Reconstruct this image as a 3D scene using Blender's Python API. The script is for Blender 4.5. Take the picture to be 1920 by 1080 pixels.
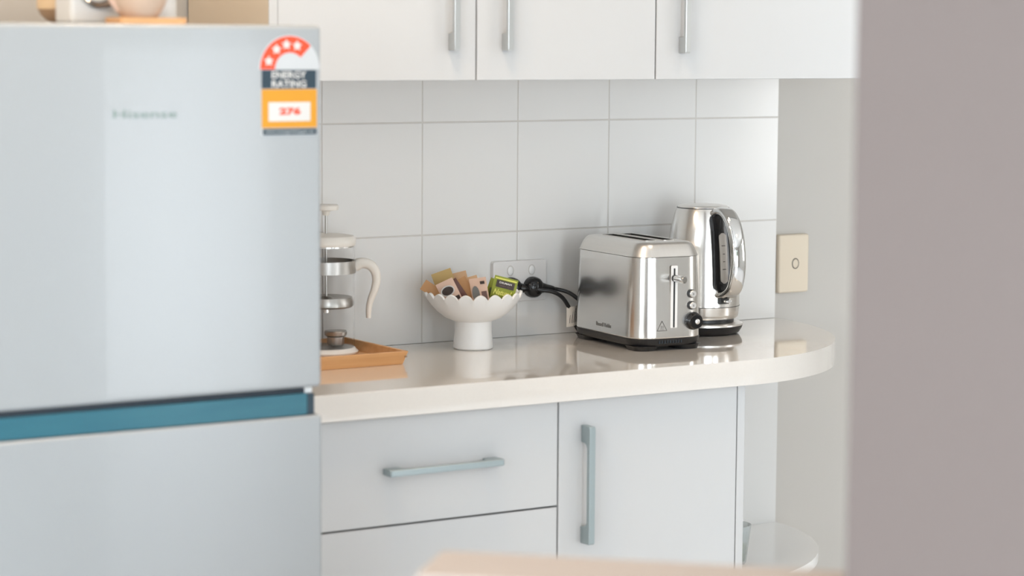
import bpy, bmesh, math, random
from mathutils import Vector, Matrix
random.seed(7)
for o in list(bpy.data.objects):
    bpy.data.objects.remove(o, do_unlink=True)
scn = bpy.context.scene
COL = scn.collection
R = math.radians

# ---------------------------------------------------------------- camera
F_PX, YAW, PITCH, ROLL = 4499.93, 0.563264, 0.104157, 0.00643
CAM = Vector((-2.932107, -3.675688, 1.443814))
fw = Vector((math.sin(YAW) * math.cos(PITCH), math.cos(YAW) * math.cos(PITCH), -math.sin(PITCH)))
rt0 = Vector((math.cos(YAW), -math.sin(YAW), 0)); up0 = rt0.cross(fw)
rt = rt0 * math.cos(ROLL) + up0 * math.sin(ROLL)
up = up0 * math.cos(ROLL) - rt0 * math.sin(ROLL)
cd = bpy.data.cameras.new('camera'); cam = bpy.data.objects.new('camera', cd); COL.objects.link(cam)
cd.sensor_width = 36.0; cd.lens = F_PX / 1920 * 36.0
cd.clip_start = 0.05; cd.clip_end = 100
cd.dof.use_dof = True; cd.dof.focus_distance = 4.33; cd.dof.aperture_fstop = 3.0
m = Matrix.Identity(4)
for i in range(3):
    m[i][0] = rt[i]; m[i][1] = up[i]; m[i][2] = -fw[i]; m[i][3] = CAM[i]
cam.matrix_world = m
scn.camera = cam

# ---------------------------------------------------------------- world, lights, exposure
w = bpy.data.worlds.new('sky'); scn.world = w; w.use_nodes = True
bg = w.node_tree.nodes['Background']; bg.inputs[0].default_value = (0.84, 0.92, 1.0, 1); bg.inputs[1].default_value = 5.0

def area(name, loc, rot, sx, sy, power, col):
    l = bpy.data.lights.new(name, 'AREA'); l.shape = 'RECTANGLE'; l.size = sx; l.size_y = sy
    l.energy = power; l.color = col
    o = bpy.data.objects.new(name, l); COL.objects.link(o); o.location = loc; o.rotation_euler = rot
    return o
COOL = (0.82, 0.92, 1.0); WARM = (1.0, 0.75, 0.52)
# daylight standing in each window opening
area('window_daylight_right', (2.52, -2.7, 1.5), (0, R(90), 0), 1.2, 1.3, 22, (1.0, 0.95, 0.90))
area('window_daylight_rear', (-2.3, -5.92, 1.15), (R(90), 0, 0), 2.6, 1.9, 180, COOL)
area('added_low_daylight', (0.70, -5.92, 0.75), (R(90), 0, 0), 1.0, 1.3, 34, (0.90, 0.95, 1.0))  # low light added to brighten the base units and end shelf
area('window_daylight_left', (-4.52, -3.4, 1.5), (0, R(-90), 0), 1.2, 2.0, 50, COOL)
DOWNLIGHTS = [(-1.25, -0.8), (-0.25, -0.8), (-2.6, -1.1), (-2.2, -3.4), (1.0, -2.6)]
scn.view_settings.view_transform = 'Standard'; scn.view_settings.look = 'None'
scn.view_settings.gamma = 1.0; scn.view_settings.use_curve_mapping = False
scn.view_settings.exposure = -0.69
scn.cycles.use_denoising = True
scn.cycles.max_bounces = 10; scn.cycles.diffuse_bounces = 5
scn.cycles.sample_clamp_indirect = 6.0
scn.cycles.caustics_refractive = False; scn.cycles.caustics_reflective = False

# ---------------------------------------------------------------- materials
def srgb(r, g, b):
    f = lambda c: (c / 255 / 12.92) if c / 255 <= 0.04045 else ((c / 255 + 0.055) / 1.055) ** 2.4
    return (f(r), f(g), f(b), 1)
def mat(name, col, rough=0.5, metal=0.0, spec=0.5, trans=0.0, ior=1.45, coat=0.0, noise=None, bump=None, alpha=1.0, emit=None, aniso=0.0):
    m = bpy.data.materials.new(name); m.use_nodes = True
    nt = m.node_tree; b = nt.nodes['Principled BSDF']
    b.inputs['Base Color'].default_value = col
    b.inputs['Roughness'].default_value = rough; b.inputs['Metallic'].default_value = metal
    b.inputs['Specular IOR Level'].default_value = spec; b.inputs['IOR'].default_value = ior
    b.inputs['Transmission Weight'].default_value = trans; b.inputs['Coat Weight'].default_value = coat
    b.inputs['Alpha'].default_value = alpha
    b.inputs['Anisotropic'].default_value = aniso
    if emit:
        b.inputs['Emission Color'].default_value = emit[0]; b.inputs['Emission Strength'].default_value = emit[1]
    if noise or bump:
        tc = nt.nodes.new('ShaderNodeTexCoord')
    if noise:      # (scale xyz, amount, colour2)
        mp = nt.nodes.new('ShaderNodeMapping'); mp.inputs['Scale'].default_value = noise[0]
        nz = nt.nodes.new('ShaderNodeTexNoise'); nz.inputs['Scale'].default_value = 1.0; nz.inputs['Detail'].default_value = 4
        mx = nt.nodes.new('ShaderNodeMix'); mx.data_type = 'RGBA'
        mx.inputs['A'].default_value = col; mx.inputs['B'].default_value = noise[2]
        rm = nt.nodes.new('ShaderNodeMapRange'); rm.inputs['From Min'].default_value = 0.35; rm.inputs['From Max'].default_value = 0.65
        rm.inputs['To Max'].default_value = noise[1]
        nt.links.new(tc.outputs['Object'], mp.inputs['Vector']); nt.links.new(mp.outputs[0], nz.inputs['Vector'])
        nt.links.new(nz.outputs['Fac'], rm.inputs['Value']); nt.links.new(rm.outputs[0], mx.inputs['Factor'])
        nt.links.new(mx.outputs['Result'], b.inputs['Base Color'])
    if bump:       # (scale xyz, strength, distance)
        mp = nt.nodes.new('ShaderNodeMapping'); mp.inputs['Scale'].default_value = bump[0]
        nz = nt.nodes.new('ShaderNodeTexNoise'); nz.inputs['Scale'].default_value = 1.0; nz.inputs['Detail'].default_value = 3
        bp = nt.nodes.new('ShaderNodeBump'); bp.inputs['Strength'].default_value = bump[1]; bp.inputs['Distance'].default_value = bump[2]
        nt.links.new(tc.outputs['Object'], mp.inputs['Vector']); nt.links.new(mp.outputs[0], nz.inputs['Vector'])
        nt.links.new(nz.outputs['Fac'], bp.inputs['Height']); nt.links.new(bp.outputs[0], b.inputs['Normal'])
    return m
M = {}
M['paint'] = mat('wall_paint', (0.48, 0.455, 0.42, 1), 0.6, bump=((60, 60, 60), 0.05, 0.001))
M['ceiling'] = mat('ceiling_paint', (0.85, 0.84, 0.82, 1), 0.7, noise=((2, 2, 2), 0.1, (0.82, 0.81, 0.79, 1)))
M['mauve'] = mat('mauve_paint', (0.17, 0.138, 0.127, 1), 0.55, bump=((60, 60, 60), 0.05, 0.001))
M['cap'] = mat('cap_timber', (0.45, 0.39, 0.35, 1), 0.45, noise=((3, 40, 40), 0.3, (0.42, 0.36, 0.32, 1)))
M['floor'] = mat('floor_pale_tile', (0.84, 0.85, 0.87, 1), 0.35, noise=((3, 3, 3), 0.3, (0.80, 0.81, 0.83, 1)))
M['tile'] = mat('white_glazed_tile', (0.76, 0.745, 0.72, 1), 0.10, bump=((9, 9, 9), 0.02, 0.002), spec=0.5)
M['grout'] = mat('grey_grout', (0.60, 0.57, 0.53, 1), 0.9, bump=((300, 300, 300), 0.2, 0.001))
M['laminate'] = mat('white_laminate', (0.56, 0.565, 0.565, 1), 0.22, bump=((40, 40, 40), 0.02, 0.001))
M['carcass'] = mat('white_board', (0.64, 0.63, 0.61, 1), 0.4, noise=((5, 5, 5), 0.1, (0.62, 0.61, 0.59, 1)))
M['shelfboard'] = mat('gloss_white_shelf', (0.86, 0.855, 0.84, 1), 0.14, spec=0.7, noise=((5, 5, 5), 0.1, (0.84, 0.83, 0.82, 1)))
M['beige_board'] = mat('beige_board', (0.66, 0.55, 0.42, 1), 0.4, noise=((5, 5, 5), 0.1, (0.63, 0.52, 0.4, 1)))
M['stone'] = mat('polished_white_benchtop', (0.72, 0.68, 0.63, 1), 0.06, spec=0.9, ior=1.6, coat=0.6, noise=((350, 350, 350), 0.25, (0.66, 0.62, 0.57, 1)))
M['handle'] = mat('satin_grey_handle', (0.36, 0.42, 0.43, 1), 0.35, metal=0.7, noise=((200, 20, 20), 0.2, (0.32, 0.38, 0.39, 1)))
M['handle_up'] = mat('satin_steel_handle', (0.55, 0.56, 0.55, 1), 0.30, metal=0.85, noise=((200, 20, 20), 0.2, (0.5, 0.51, 0.5, 1)))
M['fridge'] = mat('fridge_enamel', (0.34, 0.36, 0.37, 1), 0.24, bump=((14, 14, 14), 0.03, 0.002), coat=0.2)
M['fridge_side'] = mat('fridge_body_grey', (0.70, 0.71, 0.71, 1), 0.4, noise=((5, 5, 5), 0.1, (0.58, 0.6, 0.6, 1)))
M['teal_reflection'] = mat('recess_reflected_teal', (0.022, 0.12, 0.165, 1), 0.35, noise=((8, 8, 60), 0.5, (0.035, 0.15, 0.19, 1)))
M['dark_strip'] = mat('near_black_strip', (0.012, 0.02, 0.03, 1), 0.6, noise=((50, 50, 50), 0.2, (0.02, 0.03, 0.04, 1)))
M['black'] = mat('black_plastic', (0.012, 0.012, 0.013, 1), 0.35, noise=((80, 80, 80), 0.2, (0.02, 0.02, 0.02, 1)))
M['blackgloss'] = mat('gloss_black_plastic', (0.010, 0.010, 0.011, 1), 0.12, noise=((80, 80, 80), 0.2, (0.015, 0.015, 0.015, 1)))
M['steel'] = mat('brushed_steel', (0.76, 0.735, 0.70, 1), 0.20, metal=1.0, bump=((14, 14, 900), 0.05, 0.0004), noise=((6, 6, 500), 0.15, (0.68, 0.66, 0.63, 1)))
M['steel_top'] = mat('satin_steel', (0.74, 0.715, 0.68, 1), 0.28, metal=1.0, noise=((400, 6, 6), 0.15, (0.6, 0.58, 0.56, 1)))
M['dullmetal'] = mat('dull_grey_metal', (0.46, 0.44, 0.41, 1), 0.32, metal=0.8, noise=((80, 80, 80), 0.3, (0.40, 0.38, 0.35, 1)))
M['chrome'] = mat('chrome', (0.74, 0.74, 0.73, 1), 0.06, metal=1.0, noise=((5, 5, 5), 0.05, (0.7, 0.7, 0.7, 1)))
M['darkmetal'] = mat('dark_slot_metal', (0.05, 0.048, 0.045, 1), 0.4, metal=0.5, noise=((40, 40, 40), 0.3, (0.03, 0.03, 0.03, 1)))
M['ceramic'] = mat('white_ceramic', (0.80, 0.80, 0.79, 1), 0.35, bump=((60, 60, 60), 0.15, 0.002))
M['whiteplastic'] = mat('white_plastic', (0.80, 0.79, 0.77, 1), 0.3, noise=((20, 20, 20), 0.08, (0.77, 0.76, 0.74, 1)))
M['scaleplastic'] = mat('off_white_scale_plastic', (0.56, 0.55, 0.53, 1), 0.4, noise=((20, 20, 20), 0.08, (0.53, 0.52, 0.5, 1)))
M['outlet'] = mat('outlet_plastic', (0.74, 0.72, 0.70, 1), 0.3, noise=((20, 20, 20), 0.08, (0.71, 0.69, 0.67, 1)))
M['cream'] = mat('cream_plastic', (0.66, 0.57, 0.45, 1), 0.35, noise=((20, 20, 20), 0.1, (0.63, 0.54, 0.42, 1)))
M['pressplastic'] = mat('cream_press_plastic', (0.76, 0.71, 0.64, 1), 0.35, noise=((20, 20, 20), 0.1, (0.73, 0.68, 0.61, 1)))
M['wood'] = mat('bamboo', (0.66, 0.36, 0.16, 1), 0.45, noise=((6, 90, 90), 0.6, (0.54, 0.27, 0.10, 1)))
M['wood_pale'] = mat('pale_wood', (0.60, 0.44, 0.27, 1), 0.5, noise=((60, 60, 6), 0.5, (0.52, 0.36, 0.2, 1)))
M['wood_dark'] = mat('brown_wood', (0.30, 0.19, 0.11, 1), 0.5, noise=((60, 60, 6), 0.5, (0.24, 0.15, 0.08, 1)))
M['clay'] = mat('blush_clay', (0.52, 0.38, 0.28, 1), 0.5, noise=((9, 9, 9), 0.3, (0.48, 0.34, 0.25, 1)))
M['glass'] = mat('clear_glass', (1, 1, 1, 1), 0.0, trans=1.0, ior=1.02, alpha=0.30, noise=((3, 3, 3), 0.02, (0.98, 1, 1, 1)))
M['glass_rim'] = mat('glass_edge', (0.8, 0.86, 0.86, 1), 0.05, trans=0.6, ior=1.2, alpha=0.6, noise=((3, 3, 3), 0.02, (0.78, 0.85, 0.85, 1)))
M['oil'] = mat('yellow_green_wax', (0.50, 0.46, 0.13, 1), 0.3, noise=((30, 30, 30), 0.3, (0.42, 0.4, 0.1, 1)))
M['pane'] = mat('window_glass', (1, 1, 1, 1), 0.0, trans=1.0, ior=1.01, alpha=0.1, noise=((3, 3, 3), 0.02, (0.98, 1, 1, 1)))
M['leaf'] = mat('leaf_green', (0.07, 0.16, 0.04, 1), 0.5, noise=((4, 4, 4), 0.6, (0.14, 0.24, 0.06, 1)))
M['bark'] = mat('bark', (0.15, 0.10, 0.07, 1), 0.8, noise=((20, 20, 3), 0.6, (0.1, 0.07, 0.05, 1)))
M['paper'] = mat('label_paper', (0.52, 0.54, 0.55, 1), 0.4, noise=((20, 20, 20), 0.05, (0.50, 0.52, 0.53, 1)))
M['lab_red'] = mat('label_red', srgb(228, 74, 38), 0.4, noise=((20, 20, 20), 0.05, srgb(222, 72, 36)))
M['lab_navy'] = mat('label_navy', srgb(36, 56, 68), 0.4, noise=((20, 20, 20), 0.1, srgb(33, 52, 64)))
M['lab_yellow'] = mat('label_yellow', srgb(206, 143, 28), 0.4, noise=((20, 20, 20), 0.05, srgb(201, 139, 27)))
M['lab_grey'] = mat('label_grey_text', srgb(190, 198, 200), 0.4, noise=((20, 20, 20), 0.05, srgb(180, 190, 192)))
M['logo'] = mat('logo_teal_grey', srgb(112, 132, 124), 0.4, noise=((20, 20, 20), 0.05, srgb(124, 145, 138)))
M['print'] = mat('dark_print', srgb(70, 66, 62), 0.5, noise=((20, 20, 20), 0.1, srgb(62, 58, 55)))
M['print_white'] = mat('white_print', srgb(208, 206, 202), 0.5, noise=((20, 20, 20), 0.05, srgb(203, 201, 197)))
M['kraft'] = mat('kraft_paper', srgb(188, 142, 96), 0.6, noise=((60, 60, 60), 0.3, srgb(172, 126, 82)))
M['kraft_pale'] = mat('pale_kraft_paper', srgb(206, 168, 130), 0.6, noise=((60, 60, 60), 0.3, srgb(210, 178, 142)))
M['olive_tan'] = mat('olive_tan_paper', srgb(184, 156, 98), 0.55, noise=((60, 60, 60), 0.3, srgb(188, 160, 105)))
M['blush_paper'] = mat('blush_paper', srgb(208, 176, 156), 0.55, noise=((60, 60, 60), 0.2, srgb(216, 188, 170)))
M['brown_paper'] = mat('brown_sachet', srgb(92, 52, 38), 0.45, noise=((60, 60, 60), 0.3, srgb(76, 42, 32)))
M['espresso'] = mat('espresso_print', srgb(62, 50, 46), 0.45, noise=((60, 60, 60), 0.3, srgb(50, 42, 38)))
M['greyfoil'] = mat('grey_foil', srgb(118, 118, 116), 0.4, noise=((60, 60, 60), 0.3, srgb(100, 100, 100)))
M['plum'] = mat('plum_print', srgb(112, 88, 84), 0.45, noise=((60, 60, 60), 0.3, srgb(100, 78, 74)))
M['gauge'] = mat('clear_gauge_plastic', (0.45, 0.43, 0.40, 1), 0.2, noise=((60, 60, 60), 0.2, (0.40, 0.38, 0.35, 1)))
M['green'] = mat('olive_green_packet', srgb(138, 148, 44), 0.45, noise=((60, 60, 60), 0.3, srgb(122, 132, 36)))
M['green_dk'] = mat('dark_olive_packet', srgb(72, 80, 22), 0.45, noise=((60, 60, 60), 0.3, srgb(62, 70, 20)))
M['yellowgreen'] = mat('lime_print', srgb(215, 215, 110), 0.5, noise=((60, 60, 60), 0.2, srgb(205, 205, 100)))
M['tag'] = mat('cord_tag_paper', srgb(225, 218, 208), 0.5, noise=((60, 60, 60), 0.1, srgb(215, 208, 198)))
M['downlight'] = mat('downlight_glow', (1, 0.9, 0.75, 1), 0.5, emit=((1, 0.82, 0.62, 1), 6.0), noise=((3, 3, 3), 0.02, (1, 0.88, 0.72, 1)))

# ---------------------------------------------------------------- helpers
def finish(name, bm, material, parent=None, smooth=None):
    bmesh.ops.recalc_face_normals(bm, faces=bm.faces)
    me = bpy.data.meshes.new(name); bm.to_mesh(me); bm.free()
    if smooth is not None:
        for p in me.polygons: p.use_smooth = True
        me.set_sharp_from_angle(angle=R(smooth))
    mats = material if isinstance(material, (list, tuple)) else [material]
    for k in mats: me.materials.append(M[k])
    o = bpy.data.objects.new(name, me); COL.objects.link(o)
    if smooth is not None:
        wn = o.modifiers.new('weighted_normal', 'WEIGHTED_NORMAL'); wn.keep_sharp = True; wn.weight = 90
    if parent: o.parent = parent
    return o
def tag(o, label, cat=None, group=None, kind=None):
    o['label'] = label
    if cat: o['category'] = cat
    if group: o['group'] = group
    if kind: o['kind'] = kind
    return o
def thing(name, label, cat, loc=(0, 0, 0), rz=0.0, group=None):
    o = bpy.data.objects.new(name, None); COL.objects.link(o); o.empty_display_size = 0.05
    o.location = loc; o.rotation_euler = (0, 0, rz)
    return tag(o, label, cat, group)
def add_box(bm, x0, x1, y0, y1, z0, z1, bev=0.0, seg=2):
    vs = [bm.verts.new(p) for p in ((x0, y0, z0), (x1, y0, z0), (x1, y1, z0), (x0, y1, z0), (x0, y0, z1), (x1, y0, z1), (x1, y1, z1), (x0, y1, z1))]
    fs = [bm.faces.new([vs[i] for i in q]) for q in ((3, 2, 1, 0), (4, 5, 6, 7), (0, 1, 5, 4), (1, 2, 6, 5), (2, 3, 7, 6), (3, 0, 4, 7))]
    if bev > 0:
        es = list({e for f in fs for e in f.edges})
        bmesh.ops.bevel(bm, geom=es, offset=bev, segments=seg, profile=0.5, affect='EDGES')
def box(name, x0, x1, y0, y1, z0, z1, material, parent=None, bev=0.0, seg=2):
    bm = bmesh.new(); add_box(bm, x0, x1, y0, y1, z0, z1, bev, seg)
    return finish(name, bm, material, parent, 40 if bev else None)
def add_lathe(bm, prof, n=48, cx=0, cy=0, sx=1.0, sy=1.0):
    rings = []
    for r, z in prof:
        if r < 1e-6: rings.append([bm.verts.new((cx, cy, z))])
        else: rings.append([bm.verts.new((cx + sx * r * math.cos(2 * math.pi * i / n), cy + sy * r * math.sin(2 * math.pi * i / n), z)) for i in range(n)])
    for a, b in zip(rings, rings[1:]):
        for i in range(n):
            j = (i + 1) % n
            if len(a) == 1 and len(b) == 1: continue
            if len(a) == 1: bm.faces.new((a[0], b[i], b[j]))
            elif len(b) == 1: bm.faces.new((a[i], a[j], b[0]))
            else: bm.faces.new((a[i], a[j], b[j], b[i]))
def lathe(name, prof, material, parent=None, n=48, cx=0, cy=0, sx=1.0, sy=1.0, smooth=35):
    bm = bmesh.new(); add_lathe(bm, prof, n, cx, cy, sx, sy); return finish(name, bm, material, parent, smooth)
def prism(name, pts, z0, z1, material, parent=None, bev=0.0, mtx=None, smooth=None, seg=2):
    """polygon in local XY extruded along Z, then moved by mtx"""
    bm = bmesh.new()
    a = [bm.verts.new((x, y, z0)) for x, y in pts]; b = [bm.verts.new((x, y, z1)) for x, y in pts]
    n = len(pts)
    f0 = bm.faces.new(a[::-1]); f1 = bm.faces.new(b)
    for i in range(n): bm.faces.new((a[i], a[(i + 1) % n], b[(i + 1) % n], b[i]))
    if bev:
        es = list(set(f0.edges) | set(f1.edges))
        bmesh.ops.bevel(bm, geom=es, offset=bev, segments=seg, profile=0.5, affect='EDGES')
    if mtx is not None: bmesh.ops.transform(bm, matrix=mtx, verts=bm.verts)
    return finish(name, bm, material, parent, smooth)
def spline(pts, k=8):
    """Catmull-Rom through 3D points"""
    P = [Vector(p) for p in pts]; P = [P[0] * 2 - P[1]] + P + [P[-1] * 2 - P[-2]]; out = []
    for i in range(1, len(P) - 2):
        for s in range(k):
            t = s / k
            out.append(0.5 * ((2 * P[i]) + (P[i + 1] - P[i - 1]) * t + (2 * P[i - 1] - 5 * P[i] + 4 * P[i + 1] - P[i + 2]) * t * t + (3 * P[i] - P[i - 1] - 3 * P[i + 1] + P[i + 2]) * t ** 3))
    out.append(P[-2]); return out
def add_tube(bm, path, rx, ry=None, n=12, side=None, prof=None):
    """sweep an ellipse (rx across 'side', ry the other way) along path; rx/ry may be lists"""
    path = [Vector(p) for p in path]; L = len(path)
    g = lambda v, i: v[i] if isinstance(v, (list, tuple)) else v
    rings = []; prev = None
    for i, p in enumerate(path):
        t = (path[min(i + 1, L - 1)] - path[max(i - 1, 0)]).normalized()
        if side is not None: s = Vector(side) - t * t.dot(Vector(side))
        elif prev is None:
            s = t.cross(Vector((0, 0, 1))); s = s if s.length > 1e-3 else Vector((1, 0, 0))
        else: s = prev - t * t.dot(prev)
        s.normalize(); prev = s; b = t.cross(s)
        a_, b_ = g(rx, i), g(ry if ry is not None else rx, i)
        ring = []
        for k in range(n):
            an = 2 * math.pi * k / n
            c, q = math.cos(an), math.sin(an)
            if prof:   # squarish section
                c = math.copysign(abs(c) ** prof, c); q = math.copysign(abs(q) ** prof, q)
            ring.append(bm.verts.new(p + s * (a_ * c) + b * (b_ * q)))
        rings.append(ring)
    for a, b in zip(rings, rings[1:]):
        for i in range(n):
            j = (i + 1) % n; bm.faces.new((a[i], a[j], b[j], b[i]))
    bm.faces.new(rings[0][::-1]); bm.faces.new(rings[-1])
def tube(name, path, rx, material, parent=None, ry=None, n=12, side=None, prof=None):
    bm = bmesh.new(); add_tube(bm, path, rx, ry, n, side, prof); return finish(name, bm, material, parent, 50)
def rrect(hx, hy, r, n=8):
    o = []
    for cx, cy, a0 in ((hx - r, hy - r, 0), (-hx + r, hy - r, 90), (-hx + r, -hy + r, 180), (hx - r, -hy + r, 270)):
        for i in range(n + 1):
            a = R(a0 + 90 * i / n); o.append((cx + r * math.cos(a), cy + r * math.sin(a)))
    return o
def add_loft(bm, loops, cap0=True, cap1=True):
    rings = [[bm.verts.new(p) for p in l] for l in loops]; n = len(rings[0])
    for a, b in zip(rings, rings[1:]):
        for i in range(n): bm.faces.new((a[i], a[(i + 1) % n], b[(i + 1) % n], b[i]))
    if cap0: bm.faces.new(rings[0][::-1])
    if cap1: bm.faces.new(rings[-1])
    return rings
def text_mesh(name, s, size, material, parent, mtx, depth=0.0002, width=None, height=None, shear=0.0, bold=0.0):
    """raised lettering: text laid in local XY, centred, then placed by mtx"""
    c = bpy.data.curves.new(name, 'FONT'); c.body = s; c.size = size; c.extrude = depth; c.resolution_u = 2
    c.align_x = 'CENTER'; c.align_y = 'CENTER'; c.shear = shear; c.offset = bold
    t = bpy.data.objects.new('tmp', c); COL.objects.link(t)
    dg = bpy.context.evaluated_depsgraph_get()
    me = bpy.data.meshes.new_from_object(t.evaluated_get(dg)); bpy.data.objects.remove(t, do_unlink=True)
    xs = [v.co.x for v in me.vertices]; ys = [v.co.y for v in me.vertices]
    cx, cy = (min(xs) + max(xs)) / 2, (min(ys) + max(ys)) / 2
    fx = width / (max(xs) - min(xs)) if width else 1.0
    fy = height / (max(ys) - min(ys)) if height else (fx if width else 1.0)
    for v in me.vertices: v.co.x = (v.co.x - cx) * fx; v.co.y = (v.co.y - cy) * fy
    me.transform(mtx); me.materials.clear(); me.materials.append(M[material]); me.name = name
    o = bpy.data.objects.new(name, me); COL.objects.link(o); o.parent = parent
    return o
FACE_FRONT = Matrix(((1, 0, 0, 0), (0, 0, -1, 0), (0, 1, 0, 0), (0, 0, 0, 1)))   # local XY -> world XZ, local Z -> -Y
def front(x, y, z): return Matrix.Translation((x, y, z)) @ FACE_FRONT
def quad_wall(name, label, boxes, material='paint'):
    bm = bmesh.new()
    for b in boxes: add_box(bm, *b)
    return tag(finish(name, bm, material), label, 'wall', kind='structure')

# ---------------------------------------------------------------- the room
X0, X1, Y0, ZC = -4.6, 2.6, -6.0, 2.45
fl = box('floor', X0, X1, Y0, 0.01, -0.06, 0.0, 'floor'); tag(fl, 'pale grey kitchen floor', 'floor', kind='structure')
ce = box('ceiling', X0, X1, Y0, 0.1, ZC, ZC + 0.08, 'ceiling'); tag(ce, 'white flat ceiling over the kitchen', 'ceiling', kind='structure')
wall_back = quad_wall('wall_back', 'off-white painted wall behind tiles, cabinets and light switch', [(X0, X1, 0.006, 0.1, 0, ZC)])
# right wall with window, rear wall with sliding door and glass door, left wall with window
quad_wall('wall_right', 'off-white painted wall with wide window right of kitchen', [(X1, X1 + 0.1, Y0, 0.1, 0, 0.88), (X1, X1 + 0.1, Y0, 0.1, 2.12, ZC), (X1, X1 + 0.1, Y0, -3.40, 0.88, 2.12), (X1, X1 + 0.1, -2.0, 0.1, 0.88, 2.12)])
quad_wall('wall_rear', 'off-white painted wall opposite the kitchen counter', [
    (X0, X1, Y0 - 0.1, Y0, 2.12, ZC), (X0, -3.65, Y0 - 0.1, Y0, 0, 2.12), (-0.95, 0.15, Y0 - 0.1, Y0, 0, 2.12),
    (1.25, X1, Y0 - 0.1, Y0, 0, 2.12)])
quad_wall('wall_left', 'off-white painted wall with window left of fridge', [(X0 - 0.1, X0, Y0, 0.1, 0, 0.88), (X0 - 0.1, X0, Y0, 0.1, 2.12, ZC), (X0 - 0.1, X0, Y0, -4.45, 0.88, 2.12), (X0 - 0.1, X0, -2.35, 0.1, 0.88, 2.12)])
def window(name, label, axis, c, a0, a1, z0, z1, nm):
    o = bpy.data.objects.new(name, None); COL.objects.link(o); tag(o, label, 'window', kind='structure')
    t = 0.045
    def bx(nm_, p0, p1, q0, q1, d0, d1, mm):
        if axis == 'x': return box(nm_, c + d0, c + d1, p0, p1, q0, q1, mm, o)
        return box(nm_, p0, p1, c + d0, c + d1, q0, q1, mm, o)
    bm = None
    bx('frame', a0, a1, z0, z0 + t, -0.03, 0.03, 'whiteplastic'); bx('frame', a0, a1, z1 - t, z1, -0.03, 0.03, 'whiteplastic')
    for k in range(nm + 1):
        p = a0 + (a1 - a0 - t) * k / nm
        bx('mullion', p, p + t, z0 + t, z1 - t, -0.03, 0.03, 'whiteplastic')
    for k in range(nm):
        p = a0 + (a1 - a0 - t) * k / nm + t; q = a0 + (a1 - a0 - t) * (k + 1) / nm
        bx('pane', p, q, z0 + t, z1 - t, -0.003, 0.003, 'pane')
window('window_1', 'wide white framed window in the right wall', 'x', X1 + 0.05, -3.40, -2.0, 0.88, 2.12, 2)
window('window_2', 'white framed glass sliding door opposite the counter', 'y', Y0 - 0.05, -3.65, -0.95, 0.0, 2.12, 2)
window('window_3', 'white framed window in the left wall', 'x', X0 - 0.05, -4.45, -2.35, 0.88, 2.12, 2)
window('window_4', 'white framed rear window made full-height for added low daylight, tree outside', 'y', Y0 - 0.05, 0.15, 1.25, 0.0, 2.12, 1)

# near full-height wall end and the low angled wall running from it
D1 = Vector((0.7207, -0.6932, 0)); DN = Vector((0.6932, 0.7207, 0))      # along the wall / away from camera
A0 = Vector((-1.6504, -1.5054, 0))                                       # far left corner of the low wall top
TH = 0.117; S_FULL = 0.437
def slab(name, s0, s1, z0, z1, material, grow=0.0, bev=0.0, parent=None):
    pts = [A0 + D1 * s0 + DN * grow, A0 + D1 * s1 + DN * grow, A0 + D1 * s1 - DN * (TH + grow), A0 + D1 * s0 - DN * (TH + grow)]
    return prism(name, [(p.x, p.y) for p in pts], z0, z1, material, parent, bev, smooth=40 if bev else None)
tag(slab('wall_near', S_FULL, S_FULL + 0.34, 0, ZC, 'mauve'), 'mauve grey wall end filling the right edge, nearest the camera', 'wall', kind='structure')
wl = slab('wall_low', 0.012, S_FULL - 0.002, 0, 0.868, 'mauve'); tag(wl, 'low mauve grey half wall in the foreground with pinkish timber cap', 'wall', kind='structure')
cp = slab('wall_cap', 0.0, S_FULL - 0.002, 0.868, 0.90, 'cap', 0.0, 0.008, wl); cp['label'] = 'pinkish beige cap along the low wall'

# wall tiles: grout bed and single tiles
box('grout_bed', -1.402, 0.0, 0.0012, 0.006, 0.90, 1.373, 'grout', wall_back)
TILE_ROWS = [(0.9, 1.0926), (1.0926, 1.2926), (1.2926, 1.3725)]
G = 0.0012
for (z0, z1) in TILE_ROWS:
    bm = bmesh.new(); add_box(bm, -0.1 + G, 0.1 - G, -0.0045, 0.0045, -(z1 - z0) / 2 + (G if z0 > 0.95 else 0), (z1 - z0) / 2 - (G if z1 < 1.35 else 0), 0.0012, 2)
    t0 = finish('tile', bm, 'tile', wall_back, 40)
    for c in range(7):
        t = t0 if c == 0 else t0.copy()
        if c: COL.objects.link(t); t.parent = wall_back
        t.location = (-0.1 - 0.2 * c, 0.0047, (z0 + z1) / 2)
        t.rotation_euler = (R(random.uniform(-.08, .08)), 0, R(random.uniform(-.08, .08)))

# downlights
for k, (x, y) in enumerate(DOWNLIGHTS):
    names = ['above the fridge front', 'above the counter end', 'left of the fridge', 'above the camera', 'near the right window']
    t = thing('ceiling_light', 'round flat warm ceiling light ' + names[k], 'light', (x, y, ZC), 0, 'round ceiling lights')
    lathe('trim_ring', [(0.15, 0.0), (0.17, 0.0), (0.17, -0.010), (0.15, -0.012), (0.15, 0.0)], 'whiteplastic', t, 40)
    lathe('lamp_disc', [(0.0, -0.002), (0.15, -0.002)], 'downlight', t, 40)
    l = bpy.data.lights.new('downlight_lamp', 'AREA'); l.shape = 'DISK'; l.size = 0.30; l.energy = (12, 2.5, 29, 6, 3)[k]; l.color = WARM
    lo = bpy.data.objects.new('downlight_lamp', l); COL.objects.link(lo); lo.location = (x, y, ZC - 0.014)

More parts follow.
